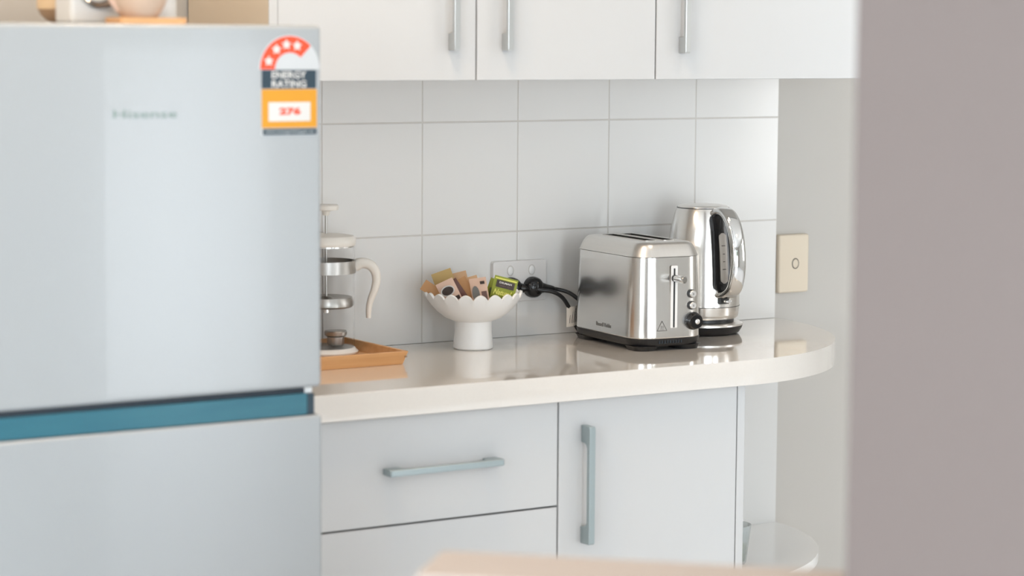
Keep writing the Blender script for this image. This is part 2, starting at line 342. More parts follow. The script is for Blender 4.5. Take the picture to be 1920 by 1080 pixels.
# ---------------------------------------------------------------- counter and base units
RX, DP = 0.43, 0.47
pts = [(-1.335, 0.0), (0.0, 0.0)]
pts += [(-RX + RX * math.cos(R(a)), -DP * math.sin(R(a))) for a in range(3, 91, 3)]
pts += [(-1.335, -DP)]
ct = prism('countertop', pts[::-1], 0.857, 0.90, 'stone', None, 0.0025, smooth=30)
tag(ct, 'polished cream-white benchtop with a rounded right end', 'countertop')

def handle(name, L, D, W, bar, post, fil, material, parent, mtx):
    """bar pull in local X (length) / Y (projection), extruded W in Z, centred on X and Z"""
    p = [(-L / 2, 0), (-L / 2, D * 0.92), (-L / 2 + 0.003, D), (L / 2 - 0.003, D), (L / 2, D * 0.92), (L / 2, 0), (L / 2 - post, 0)]
    def arc(sgn):
        q = []
        cx, cy = L / 2 - post - fil, D - bar - fil
        for i in range(7):
            a = R(90 * i / 6); q.append((sgn * (cx + fil * math.cos(a)), cy + fil * math.sin(a)))
        return q
    inner = arc(1) if fil > 0 else [(L / 2 - post, D - bar)]
    inner2 = (arc(-1)[::-1]) if fil > 0 else [(-L / 2 + post, D - bar)]
    return prism(name, p + inner + inner2 + [(-L / 2 + post, 0)], -W / 2, W / 2, material, parent, 0.0008, mtx, smooth=35, seg=1)
H_HOR = lambda x, y, z: Matrix.Translation((x, y, z)) @ Matrix(((1, 0, 0, 0), (0, -1, 0, 0), (0, 0, -1, 0), (0, 0, 0, 1)))
H_VER = lambda x, y, z: Matrix.Translation((x, y, z)) @ Matrix(((0, 0, 1, 0), (0, -1, 0, 0), (1, 0, 0, 0), (0, 0, 0, 1)))
FB, YB = -0.45, -0.43        # door face / carcass front
dc = thing('drawer_cabinet', 'white base cabinet with drawers beside the fridge', 'cabinet', (0, 0, 0))
box('carcass', -1.333, -0.806, YB, -0.01, 0.10, 0.856, 'carcass', dc)
box('plinth', -1.333, -0.806, YB + 0.05, YB + 0.066, 0.0, 0.10, 'laminate', dc)
for k, (z0, z1) in enumerate([(0.6835, 0.8535), (0.395, 0.6805), (0.105, 0.392)]):
    d = box('drawer', -1.332, -0.8055, FB, YB, z0, z1, 'laminate', dc, 0.0012)
    handle('handle', 0.208, 0.026, 0.0105, 0.008, 0.026, 0.010, 'handle', d, H_HOR(-1.0265, FB, 0.769 if k == 0 else (z0 + z1) / 2))
bc = thing('base_cabinet', 'white single-door base cabinet at the rounded end of the counter', 'cabinet', (0, 0, 0))
box('carcass', -0.804, -0.4385, YB, -0.01, 0.10, 0.856, 'carcass', bc)
box('plinth', -0.804, -0.4385, YB + 0.05, YB + 0.066, 0.0, 0.10, 'laminate', bc)
d = box('door', -0.8025, -0.439, FB, YB, 0.105, 0.8535, 'laminate', bc, 0.0012)
handle('handle', 0.196, 0.026, 0.0115, 0.008, 0.028, 0.008, 'handle', d, H_VER(-0.7535, FB, 0.7145))
box('end_panel', -0.437, -0.4215, FB, -0.005, 0.0, 0.8565, 'laminate', bc, 0.0008)
# open rounded end shelves
es = thing('end_shelf_unit', 'white open end unit with quarter-round shelves under the countertop', 'shelf', (0, 0, 0))
box('back_panel', -0.4205, 0.0, -0.012, 0.005, 0.0, 0.8565, 'carcass', es, 0.0005)
for z in (0.496, 0.10):
    q = [(-0.42, -0.0125), (0.0, -0.0125)] + [(-0.42 + 0.42 * math.cos(R(a)), -0.41 * math.sin(R(a))) for a in range(5, 91, 3)] + [(-0.42, -0.41)]
    prism('shelf', q[::-1], z - 0.018, z, 'shelfboard', es, 0.001, smooth=30)

# ---------------------------------------------------------------- wall cabinets
FU, YU, ZB, ZT = -0.30, -0.281, 1.373, 2.10
ua = thing('wall_cabinet', 'white two-door wall cabinet above the fruit bowl and french press', 'cabinet', (0, 0, 0))
ua['label'] = 'white two-door wall cabinet beside and above the fridge'
box('carcass', -1.2345, -0.512, YU, -0.002, ZB + 0.001, ZT, 'carcass', ua)
box('end_panel', -1.250, -1.2355, FU + 0.0022, -0.002, ZB, ZT, 'beige_board', ua, 0.0004)
box('edge_strip', -1.250, -1.2355, FU, FU + 0.002, ZB, ZT, 'laminate', ua)
for (x0, x1, hx) in ((-1.2345, -0.8738, -0.9205), (-0.8708, -0.5125, -0.818)):
    d = box('door', x0, x1, FU, YU, ZB, ZT, 'laminate', ua, 0.0012)
    handle('handle', 0.196, 0.021, 0.0105, 0.006, 0.028, 0.0, 'handle_up', d, H_VER(hx, FU, 1.4215 + 0.098))
ub = thing('wall_cabinet', 'white single-door wall cabinet above the toaster and kettle', 'cabinet', (0, 0, 0))
box('carcass', -0.5105, -0.002, YU, -0.002, ZB + 0.001, ZT, 'carcass', ub)
d = box('door', -0.5095, -0.001, FU, YU, ZB, ZT, 'laminate', ub, 0.0012)
handle('handle', 0.196, 0.021, 0.0105, 0.006, 0.028, 0.0, 'handle_up', d, H_VER(-0.457, FU, 1.418 + 0.098))

# ---------------------------------------------------------------- fridge
FY, FX1, FX0 = -0.65, -1.3418, -1.905
fr = thing('fridge', 'white two-door top-freezer fridge with dark handle recess and rating label', 'fridge', (0, 0, 0))
box('body', FX0 + 0.008, FX1 - 0.014, -0.585, -0.045, 0.03, 1.4585, 'fridge_side', fr, 0.006)
box('freezer_door', FX0, FX1, FY, -0.59, 0.9435, 1.459, 'fridge', fr, 0.007, 3)
box('fridge_door', FX0, FX1, FY, -0.59, 0.06, 0.9035, 'fridge', fr, 0.005, 3)
box('handle_recess', FX0 + 0.012, FX1 - 0.022, FY + 0.004, -0.60, 0.9045, 0.9355, 'teal_reflection', fr, 0.001)  # teal base colour paints in a reflection on the recess
box('recess_end', FX1 - 0.0218, FX1 - 0.0105, FY + 0.0045, -0.60, 0.9045, 0.9345, 'lab_navy', fr, 0.001)
box('dark_strip', FX0 + 0.012, FX1 - 0.026, FY + 0.006, -0.60, 0.936, 0.943, 'dark_strip', fr)  # near-black strip paints in the shade of the gap under the freezer door
box('hinge', FX1 - 0.0255, FX1 - 0.013, FY + 0.008, -0.60, 0.9352, 0.943, 'fridge_side', fr)
for x in (FX0 + 0.06, FX1 - 0.06):
    for y in (-0.54, -0.1): lathe('foot', [(0, 0), (0.018, 0), (0.018, 0.03), (0, 0.03)], 'black', fr, 16, x, y)
text_mesh('logo', 'Hisense', 0.02, 'logo', fr, front(-1.6115, FY, 1.337), 0.0003, width=0.093, height=0.0115)
# energy rating label, built on the freezer door
def lx(u): return -1.4375 + (u - 489) * 0.0008365
def lz(v): return 1.3969 - (v - 130) * 0.000741
el = box('rating_label', lx(489), lx(594), FY - 0.0004, FY + 0.0002, lz(254.5), lz(130), 'paper', fr)
el['label'] = 'energy rating label with red star arc, navy and yellow bands'
cxl, czl, ro, ri = lx(543), lz(130), 0.0462, 0.0235
def arc_poly(a0, a1, r0, r1, n=24):
    return [(r1 * math.cos(R(a0 + (a1 - a0) * i / n)), r1 * math.sin(R(a0 + (a1 - a0) * i / n))) for i in range(n + 1)] + \
           [(r0 * math.cos(R(a1 + (a0 - a1) * i / n)), r0 * math.sin(R(a1 + (a0 - a1) * i / n))) for i in range(n + 1)]
sem = [(0.0475 * math.cos(R(a)), 0.0475 * math.sin(R(a))) for a in range(0, 181, 6)]
prism('arc_paper', sem, -0.0002, 0.0004, 'paper', el, mtx=front(cxl - 0.0005, FY, czl))
prism('star_arc', arc_poly(45, 180, ri, ro), 0.0004, 0.0007, 'lab_red', el, mtx=front(cxl, FY, czl))
for a in (161, 127, 99, 71):
    c = ((ro + ri) / 2 * math.cos(R(a)), (ro + ri) / 2 * math.sin(R(a)))
    st = []
    for k in range(10):
        rr = 0.0078 if k % 2 == 0 else 0.0040
        st.append((c[0] + rr * math.cos(R(90 + 36 * k)), c[1] + rr * math.sin(R(90 + 36 * k))))
    prism('star', st, 0.0007, 0.0009, 'print_white', el, mtx=front(cxl, FY, czl))
def lab(name, u0, u1, v0, v1, mm, d): return box(name, lx(u0), lx(u1), FY - d, FY - d + 0.0003, lz(v1), lz(v0), mm, el)
lab('navy_band', 490, 592.5, 131, 166.5, 'lab_navy', 0.0007)
lab('yellow_band', 490, 593.5, 167.5, 240.5, 'lab_yellow', 0.0007)
lab('footer_band', 492, 593, 242, 253.5, 'lab_navy', 0.0007)
lab('white_box', 502.5, 581, 192, 228, 'print_white', 0.0010)
text_mesh('heading', 'ENERGY', 0.015, 'print_white', el, front(lx(541), FY - 0.0008, lz(140.5)), 0.0002, width=0.054, height=0.0098, bold=0.0003)
text_mesh('heading', 'RATING', 0.015, 'print_white', el, front(lx(541), FY - 0.0008, lz(157.5)), 0.0002, width=0.054, height=0.0098, bold=0.0003)
text_mesh('figure', '276', 0.015, 'lab_red', el, front(lx(542.5), FY - 0.0011, lz(209)), 0.0002, width=0.034, height=0.0105, bold=0.0008)
text_mesh('footer_text', 'www.energyrating.gov.au', 0.006, 'lab_grey', el, front(lx(542), FY - 0.0008, lz(248)), 0.0002, width=0.076, height=0.005)

# ---------------------------------------------------------------- things on top of the fridge
ZF = 1.459
def fr_at(u, d=0.0):     # x on the fridge front edge for picture column u, at depth d behind the front
    return -1.8152 + u * (0.3870 / 500.0)
cn = thing('wooden_canister', 'tan wooden canister with rounded foot darkened as in shade on the fridge top', 'canister', (-1.645, -0.44, ZF))
lathe('foot', [(0, 0), (0.012, 0), (0.022, 0.004), (0.031, 0.012), (0.035, 0.020), (0, 0.020)], 'wood_dark', cn, 40)  # browner wood paints in the shade on the canister's rounded underside
lathe('body', [(0, 0.0202), (0.0355, 0.0202), (0.036, 0.023), (0.036, 0.11), (0.034, 0.112), (0.031, 0.112), (0.031, 0.03), (0, 0.03)], 'wood_pale', cn, 40)
sc_ = thing('kitchen_scale', 'white box kitchen scale with round dial on the fridge top', 'scale', (-1.640, -0.530, ZF))
box('body', -0.041, 0.041, -0.030, 0.030, 0.0, 0.10, 'scaleplastic', sc_, 0.006, 3)
DIAL = Matrix.Translation((0.0, -0.030, 0.053)) @ FACE_FRONT
def ring(name, prof, mm, parent, mtx):
    bm = bmesh.new(); add_lathe(bm, prof, 40); bmesh.ops.transform(bm, matrix=mtx, verts=bm.verts); return finish(name, bm, mm, parent, 35)
ring('dial_bezel', [(0.026, 0.0), (0.033, 0.0), (0.033, 0.003), (0.029, 0.005), (0.026, 0.003), (0.026, 0.0)], 'chrome', sc_, DIAL)
ring('dial_edge', [(0.0235, 0.0), (0.026, 0.0), (0.026, 0.002), (0.0235, 0.002), (0.0235, 0.0)], 'print', sc_, DIAL)
ring('dial_face', [(0.0, 0.0012), (0.0235, 0.0012), (0.0235, 0.0), (0.0, 0.0)], 'print_white', sc_, DIAL)
bo = prism('serving_board', rrect(0.049, 0.03, 0.006), 0.0, 0.008, 'wood', None, 0.0015, smooth=35)
bo.location = (-1.5925, -0.612, ZF); tag(bo, 'small orange wooden board under the blush jug', 'board')
jg = thing('blush_jug', 'round blush clay jug standing on a small wooden board', 'jug', (-1.603, -0.612, ZF + 0.008))
lathe('body', [(0, 0), (0.024, 0), (0.029, 0.006), (0.035, 0.016), (0.0395, 0.028), (0.041, 0.045), (0.038, 0.062), (0.028, 0.078), (0.021, 0.088), (0.022, 0.10), (0.025, 0.104), (0.022, 0.104), (0.018, 0.088), (0.0, 0.07)], 'clay', jg, 40)
bm = bmesh.new(); add_tube(bm, spline([(-0.028, 0, 0.010), (-0.038, 0, 0.022), (-0.044, 0, 0.035), (-0.046, 0, 0.052), (-0.038, 0, 0.07), (-0.024, 0, 0.08)], 5), 0.0035, 0.005, 10, (0, 1, 0))
finish('handle', bm, 'blush_paper', jg, 50)
wc = thing('white_canister', 'white canister behind the blush jug on the fridge top', 'canister', (-1.549, -0.535, ZF))
lathe('body', [(0, 0), (0.030, 0), (0.033, 0.004), (0.033, 0.088), (0.031, 0.09), (0, 0.09)], 'scaleplastic', wc, 40)
lathe('lid', [(0, 0.0902), (0.034, 0.0902), (0.034, 0.10), (0.030, 0.104), (0, 0.104)], 'wood_pale', wc, 40)

# ---------------------------------------------------------------- bamboo tray and french press
tr = thing('bamboo_tray', 'orange bamboo serving tray under the french press', 'tray', (0, 0, 0.9))
TX0, TX1, TY0, TY1 = -1.26, -0.9665, -0.224, -0.014
box('bottom', TX0 + 0.004, TX1 - 0.004, TY0 + 0.004, TY1 - 0.004, 0.0005, 0.006, 'wood', tr, 0.0008)
def side(name, a, b, out):   # flared side board from a to b, leaning outwards
    bm = bmesh.new(); a, b, out = Vector(a), Vector(b), Vector(out)
    d = (b - a).normalized() * 0.004; th = 0.006
    low = [a, b, b - out * th, a - out * th]
    top = [a + out * 0.007 - d * 1.7, b + out * 0.007 + d * 1.7, b + out * (0.007 - th) + d * 1.7, a + out * (0.007 - th) - d * 1.7]
    v0 = [bm.verts.new((p.x, p.y, 0.0)) for p in low]; v1 = [bm.verts.new((p.x, p.y, 0.0225)) for p in top]
    bm.faces.new(v0[::-1]); bm.faces.new(v1)
    for i in range(4): bm.faces.new((v0[i], v0[(i + 1) % 4], v1[(i + 1) % 4], v1[i]))
    bmesh.ops.bevel(bm, geom=list(bm.edges), offset=0.0008, segments=1, affect='EDGES')
    return finish(name, bm, 'wood', tr, 40)
side('side', (TX0, TY0, 0), (TX1, TY0, 0), (0, -1, 0)); side('side', (TX0, TY1 - 0.004, 0), (TX1, TY1 - 0.004, 0), (0, 0.6, 0))
side('side', (TX1, TY0, 0), (TX1, TY1 - 0.004, 0), (1, 0, 0)); side('side', (TX0, TY0, 0), (TX0, TY1 - 0.004, 0), (-1, 0, 0))
box('corner_pin', TX1 + 0.0006, TX1 + 0.0046, TY0 - 0.0062, TY0 - 0.004, 0.0125, 0.0145, 'wood_dark', tr)

fp = thing('french_press', 'glass french press with cream lid and handle, half hidden by the fridge', 'french press', (-1.0290, -0.0695, 0.9065), R(-29)); fp.scale = (1, 1, 0.975)
lathe('base', [(0, 0), (0.054, 0), (0.055, 0.003), (0.0515, 0.006), (0.0495, 0.009), (0.047, 0.010), (0, 0.010)], 'whiteplastic', fp)
lathe('beaker', [(0.0, 0.0105), (0.0475, 0.0105), (0.0485, 0.014), (0.0485, 0.186), (0.0470, 0.186), (0.0470, 0.0130), (0.0, 0.0130)], 'glass', fp)
lathe('beaker_rim', [(0.0470, 0.1862), (0.0488, 0.1862), (0.0488, 0.1880), (0.0470, 0.1880), (0.0470, 0.1862)], 'steel', fp)
lathe('collar', [(0.0487, 0.140), (0.0502, 0.140), (0.0502, 0.162), (0.0487, 0.162), (0.0487, 0.140)], 'dullmetal', fp)
lathe('lid', [(0.0, 0.1885), (0.0495, 0.1885), (0.0508, 0.192), (0.0508, 0.199), (0.047, 0.205), (0.030, 0.2075), (0.006, 0.2085), (0, 0.2085)], 'pressplastic', fp)
pl = lathe('plunger', [(0, 0.090), (0.0022, 0.090), (0.0022, 0.240), (0, 0.240)], 'dullmetal', fp, 12)
lathe('plunger_knob', [(0, 0.2402), (0.005, 0.2402), (0.0065, 0.244), (0.007, 0.248), (0.0205, 0.250), (0.0215, 0.252), (0.0215, 0.257), (0.020, 0.259), (0, 0.259)], 'pressplastic', pl, 32)
lathe('filter_disc', [(0, 0.080), (0.043, 0.080), (0.0462, 0.083), (0.0465, 0.090), (0.044, 0.098), (0.040, 0.0985), (0.014, 0.095), (0.008, 0.099), (0, 0.099)], 'dullmetal', pl)
lathe('filter_nut', [(0, 0.070), (0.006, 0.070), (0.006, 0.0798), (0, 0.0798)], 'steel', pl, 12)
lathe('mesh_cup', [(0, 0.0132), (0.013, 0.0132), (0.0145, 0.0155), (0.0145, 0.0275), (0.019, 0.0305), (0.0195, 0.0365), (0.018, 0.0385), (0, 0.0385)], 'dullmetal', fp, 32, 0.016, 0.0)
hp = spline([(0.048, 0, 0.152), (0.060, 0, 0.157), (0.074, 0, 0.154), (0.083, 0, 0.143), (0.0855, 0, 0.128), (0.082, 0, 0.110), (0.076, 0, 0.094), (0.0725, 0, 0.078), (0.0720, 0, 0.061)], 6)
nh = len(hp)
tube('handle', hp, [0.0065] * nh, 'pressplastic', fp, [0.0105 - 0.0062 * (i / (nh - 1)) for i in range(nh)], 14, (0, 1, 0), 0.8)

# ---------------------------------------------------------------- scalloped bowl with sachets
BZ = R(-31.3)
BX, BY = -0.7582, -0.1065
bw = thing('footed_bowl', 'white footed ceramic bowl with a scalloped rim, holding sachets', 'bowl', (BX, BY, 0.9), BZ)
lathe('foot', [(0, 0.0005), (0.0335, 0.0005), (0.0352, 0.003), (0.0345, 0.012), (0.0325, 0.030), (0.0325, 0.048), (0.034, 0.053), (0, 0.053)], 'ceramic', bw)
bm = bmesh.new(); N = 20 * 8; prof = [(0.0, 0.0475), (0.020, 0.047), (0.036, 0.050), (0.050, 0.056), (0.063, 0.066), (0.074, 0.078), (0.081, 0.088), (0.086, 0.098)]
def scal(i):    # petal: 0 in the notch, 1 at the crest
    return abs(math.sin(math.pi * i / 8.0)) ** 0.75
def ring_at(r, z, f, off):
    out = []
    for i in range(N):
        s = scal(i); k = f * f
        rr = r + off + k * k * (0.0018 * s - 0.0009)
        out.append((rr * math.cos(2 * math.pi * i / N), rr * math.sin(2 * math.pi * i / N), z + k ** 4 * (0.0095 * s - 0.0065)))
    return out
loops = []
for j, (r, z) in enumerate(prof[1:]): loops.append(ring_at(r, z, (j + 1) / 7, 0.0))
for j, (r, z) in reversed(list(enumerate(prof[1:]))): loops.append(ring_at(r, z + 0.004 * (1 - j / 7) + 0.0006, (j + 1) / 7, -0.0042))
add_loft(bm, loops); finish('bowl', bm, 'ceramic', bw, 50)
def in_bowl(x, y, z):
    c, s = math.cos(BZ), math.sin(BZ)
    return Vector((BX + c * x - s * y, BY + s * x + c * y, 0.9 + z))
def sachet(name, label, w_, h_, t, loc, tilt, roll, yaw, material, group, cat='sachet', crimp=True):
    """pillow packet, local X width / Z height, standing on its lower edge"""
    o = thing(name, label, cat, in_bowl(*loc), 0, group)
    o.rotation_euler = (Matrix.Rotation(BZ + R(yaw), 3, 'Z') @ Matrix.Rotation(R(tilt), 3, 'X') @ Matrix.Rotation(R(roll), 3, 'Y')).to_euler()
    bm = bmesh.new(); nx, nz = 8, 10; gr = []
    for s in (-1, 1):
        g = []
        for j in range(nz + 1):
            row = []
            for i in range(nx + 1):
                a, b = i / nx, j / nz
                puff = (math.sin(math.pi * min(1, max(0, (a - .06) / .88))) * math.sin(math.pi * min(1, max(0, (b - .10) / .80)))) ** 0.45 if 0.06 < a < 0.94 and 0.10 < b < 0.90 else 0
                row.append(bm.verts.new(((a - .5) * w_, s * (0.0004 + t / 2 * puff), b * h_)))
            g.append(row)
        gr.append(g)
        for j in range(nz):
            for i in range(nx): bm.faces.new((g[j][i], g[j][i + 1], g[j + 1][i + 1], g[j + 1][i]))
    a, b = gr
    per = [(0, i) for i in range(nx)] + [(j, nx) for j in range(nz)] + [(nz, nx - i) for i in range(nx)] + [(nz - j, 0) for j in range(nz)]
    for k in range(len(per)):
        (j0, i0), (j1, i1) = per[k], per[(k + 1) % len(per)]
        bm.faces.new((a[j0][i0], a[j1][i1], b[j1][i1], b[j0][i0]))
    finish('packet', bm, material, o, 40)
    return o
GS = 'drink sachets in the scalloped bowl'
def prt(name, o, pts, mm, t, d=0.0004): return prism(name, pts, 0, d, mm, o, mtx=Matrix.Translation((0, -t / 2 - 0.0008, 0)) @ FACE_FRONT)
def oval(cx, cy, rx, ry, n=24): return [(cx + rx * math.cos(2 * math.pi * i / n), cy + ry * math.sin(2 * math.pi * i / n)) for i in range(n)]
def rc(x0, x1, y0, y1): return [(x0, y0), (x1, y0), (x1, y1), (x0, y1)]
s = sachet('stick_sachet', 'narrow kraft sachet poking out at the left rim of the bowl', 0.020, 0.062, 0.004, (-0.036, -0.016, 0.080), -10, -56, 5, 'kraft', GS)
s = sachet('sugar_sachet', 'olive tan sachet standing tallest at the left of the bowl', 0.036, 0.075, 0.005, (-0.032, 0.012, 0.064), -10, -20, 0, 'olive_tan', GS)
s = sachet('coffee_sachet', 'blush sachet with a dark oval print facing out of the bowl', 0.032, 0.058, 0.005, (-0.026, -0.026, 0.070), 8, -26, 0, 'blush_paper', GS)
prt('oval_print', s, oval(-0.001, 0.040, 0.0125, 0.0095), 'print_white', 0.005); prt('oval_mark', s, oval(-0.001, 0.040, 0.0105, 0.0075), 'espresso', 0.0058)
prt('band_print', s, rc(-0.002, 0.014, 0.019, 0.026), 'espresso', 0.005); prt('band_print', s, rc(-0.001, 0.013, 0.011, 0.0165), 'espresso', 0.005)
s = sachet('coffee_sachet', 'dark brown sachet wedged between the blush and kraft sachets', 0.022, 0.062, 0.004, (-0.006, -0.020, 0.070), 4, -34, 6, 'brown_paper', GS)
s = sachet('sugar_sachet', 'pale kraft sachet leaning at the back of the bowl', 0.040, 0.070, 0.004, (-0.016, 0.030, 0.062), -12, -14, 0, 'kraft_pale', GS)
s = sachet('sugar_sachet', 'plain kraft brown sachet in the middle of the bowl', 0.030, 0.064, 0.005, (0.004, -0.004, 0.066), 2, -30, 0, 'kraft', GS)
s = sachet('coffee_sachet', 'cream sachet with a grey oval print right of the kraft ones', 0.030, 0.060, 0.005, (0.017, -0.022, 0.068), 6, -9, -10, 'blush_paper', GS)
prt('oval_mark', s, oval(-0.006, 0.033, 0.0065, 0.014), 'greyfoil', 0.005); prt('band_print', s, rc(0.004, 0.013, 0.012, 0.036), 'plum', 0.005)
prt('corner_print', s, rc(0.004, 0.012, 0.049, 0.054), 'espresso', 0.005); prt('stripe_print', s, rc(-0.003, 0.0035, 0.006, 0.026), 'olive_tan', 0.005)
s = sachet('sugar_sachet', 'slim pale kraft sachet leaning left just behind the cream one', 0.020, 0.058, 0.004, (0.012, 0.012, 0.070), -4, -16, 0, 'kraft_pale', GS)
s = sachet('tea_packet', 'short dark olive tea packet low beside the green ones', 0.014, 0.040, 0.003, (0.030, -0.008, 0.068), 0, 8, 0, 'green_dk', GS)
s = sachet('tea_packet', 'plain olive green tea packet behind the printed green one', 0.030, 0.050, 0.003, (0.028, 0.004, 0.073), 0, 20, 0, 'green', GS)
s = sachet('tea_packet', 'olive green tea packet printed with a dark panel at the bowl right', 0.042, 0.049, 0.003, (0.0465, -0.012, 0.0785), 0, 14, 0, 'green', GS)
prt('dark_panel', s, rc(-0.0155, 0.0165, 0.030, 0.0425), 'espresso', 0.003)
prt('lower_panel', s, rc(-0.0190, 0.019, 0.005, 0.013), 'green_dk', 0.003)
prt('edge_stripe', s, rc(-0.019, 0.019, 0.0440, 0.0465), 'yellowgreen', 0.003)
PM = lambda x, z: Matrix.Translation((x, -0.0029, z)) @ FACE_FRONT
text_mesh('brand_text', 'DILMAH', 0.006, 'print_white', s, PM(0.0005, 0.0388), 0.0002, width=0.022, height=0.0033, bold=0.0002)
text_mesh('brand_text', 'GREEN TEA', 0.006, 'plum', s, PM(0.0005, 0.0335), 0.0002, width=0.020, height=0.0028)
text_mesh('script_text', 'Natural', 0.006, 'yellowgreen', s, PM(-0.001, 0.0215), 0.0002, width=0.032, height=0.0098, shear=0.25, bold=0.0002)

# ---------------------------------------------------------------- power outlet and light switch
po = thing('power_outlet', 'white double power outlet on the tiles behind the bowl', 'outlet', (-0.599, 0.0, 1.0025))
def plate(o, hx, hz, mm, t=0.010):
    bm = bmesh.new(); lo = [[(x, -y_, z) for x, z in rrect(hx - ins, hz - ins, 0.005 - min(ins, .003))] for y_, ins in ((0.0, 0.0), (t * 0.6, 0.0), (t * 0.88, 0.001), (t, 0.003))]
    add_loft(bm, lo, True, True); return finish('plate', bm, mm, o, 35)
plate(po, 0.058, 0.0375, 'outlet', 0.0095)
for x in (-0.0215, 0.0245):
    ring('switch_bezel', [(0.0072, 0.0), (0.0085, 0.0), (0.0085, 0.0008), (0.0072, 0.0008), (0.0072, 0.0)], 'grout', po, Matrix.Translation((x, -0.0094, 0.0195)) @ FACE_FRONT @ Matrix.Diagonal((0.85, 1.15, 1, 1)))
    ring('rocker', [(0.0, 0.0022), (0.005, 0.0020), (0.0070, 0.0008), (0.0070, 0.0)], 'whiteplastic', po, Matrix.Translation((x, -0.0094, 0.0195)) @ FACE_FRONT @ Matrix.Diagonal((0.85, 1.15, 1, 1)))
sw = thing('light_switch', 'cream single light switch plate on the wall beyond the tiles', 'light switch', (0.039, 0.006, 1.0055))
plate(sw, 0.0375, 0.0575, 'cream', 0.013)
ring('switch_bezel', [(0.0082, 0.0), (0.0096, 0.0), (0.0096, 0.001), (0.0082, 0.001), (0.0082, 0.0)], 'print', sw, Matrix.Translation((0.003, -0.0128, 0.0)) @ FACE_FRONT @ Matrix.Diagonal((0.88, 1.1, 1, 1)))
ring('rocker', [(0.0, 0.0026), (0.006, 0.0022), (0.0080, 0.0008), (0.0080, 0.0)], 'cream', sw, Matrix.Translation((0.003, -0.0128, 0.0)) @ FACE_FRONT @ Matrix.Diagonal((0.88, 1.1, 1, 1)))

# ---------------------------------------------------------------- toaster
TW, TL, TR = 0.0722, 0.122, 0.040
TLOC = Vector((-0.4600, -0.1815, 0.9)); TA = R(-4.5)
to = thing('toaster', 'brushed steel two-slice toaster with black base and front dial', 'toaster', TLOC, TA)
def tsec(z, ins, r=None): return [(x, y, z) for x, y in rrect(TW - ins, TL - ins, max(0.008, (r or TR) - ins), 10)]
bm = bmesh.new(); add_loft(bm, [tsec(0.0215, 0.001), tsec(0.024, 0.0), tsec(0.09, 0.0018), tsec(0.1635, 0.0045)], True, True)
finish('body', bm, 'steel', to, 35)
# top cover with two open slots
bm = bmesh.new()
rg = add_loft(bm, [tsec(0.1645, 0.0035), tsec(0.166, 0.0045), tsec(0.176, 0.009), tsec(0.184, 0.014), tsec(0.188, 0.0195), tsec(0.1895, 0.0265)], True, False)
top = rg[-1]; oe = [bm.edges.get((top[i], top[(i + 1) % len(top)])) for i in range(len(top))]
SLOTS = [(-0.0185, 0.0105), (0.0185, 0.0105)]; SY = 0.076
for cx_, hw in SLOTS:
    vs = [bm.verts.new((cx_ + x, y, 0.1895)) for x, y in rrect(hw, SY, 0.004, 3)]
    oe += [bm.edges.new((vs[i], vs[(i + 1) % len(vs)])) for i in range(len(vs))]
bmesh.ops.triangle_fill(bm, use_beauty=True, use_dissolve=False, edges=oe, normal=(0, 0, 1))
finish('top_cover', bm, 'steel_top', to, 35)
for cx_, hw in SLOTS:
    bm = bmesh.new(); o_ = [(cx_ + x, y) for x, y in rrect(hw, SY, 0.004, 3)]
    add_loft(bm, [[(x, y, 0.1900) for x, y in o_], [(x, y, 0.1675) for x, y in o_]], False, True)
    sl = finish('bread_slot', bm, 'darkmetal', to, 35)
    bm = bmesh.new(); oo = [(cx_ + x, y) for x, y in rrect(hw + 0.0016, SY + 0.0016, 0.005, 3)]
    add_loft(bm, [[(x, y, 0.1896) for x, y in oo], [(x, y, 0.1906) for x, y in oo], [(x, y, 0.1906) for x, y in o_], [(x, y, 0.1896) for x, y in o_]], False, False)
    finish('slot_rim', bm, 'steel_top', sl, 35)
    bm = bmesh.new()
    for k in range(-5, 6): add_tube(bm, [(cx_ - hw, k * 0.0135, 0.182), (cx_ + hw, k * 0.0135, 0.182)], 0.0008, None, 6)
    g_ = finish('bread_guide', bm, 'darkmetal', sl, 50); g_['kind'] = 'stuff'
bm = bmesh.new(); add_loft(bm, [tsec(0.008, 0.006), tsec(0.013, 0.001), tsec(0.0212, -0.0005)], True, True)
tb = finish('base', bm, 'black', to, 35)
for sx in (-1, 1):
    for sy in (-1, 1):
        bm = bmesh.new()
        cx_, cy_ = sx * (TW - 0.030), sy * (TL - 0.034)
        f_ = lambda z, e: [(cx_ + x, cy_ + y, z) for x, y in rrect(0.022 + e, 0.026 + e, 0.018, 6)]
        add_loft(bm, [f_(0.0, 0.0), f_(0.006, 0.002), f_(0.0085, 0.004)], True, True); finish('foot', bm, 'black', tb, 35)
for k in range(9): box('vent_rib', -0.028 + k * 0.0056, -0.0255 + k * 0.0056, -TL - 0.0006, -TL + 0.006, 0.0135, 0.0185, 'dark_strip', tb)
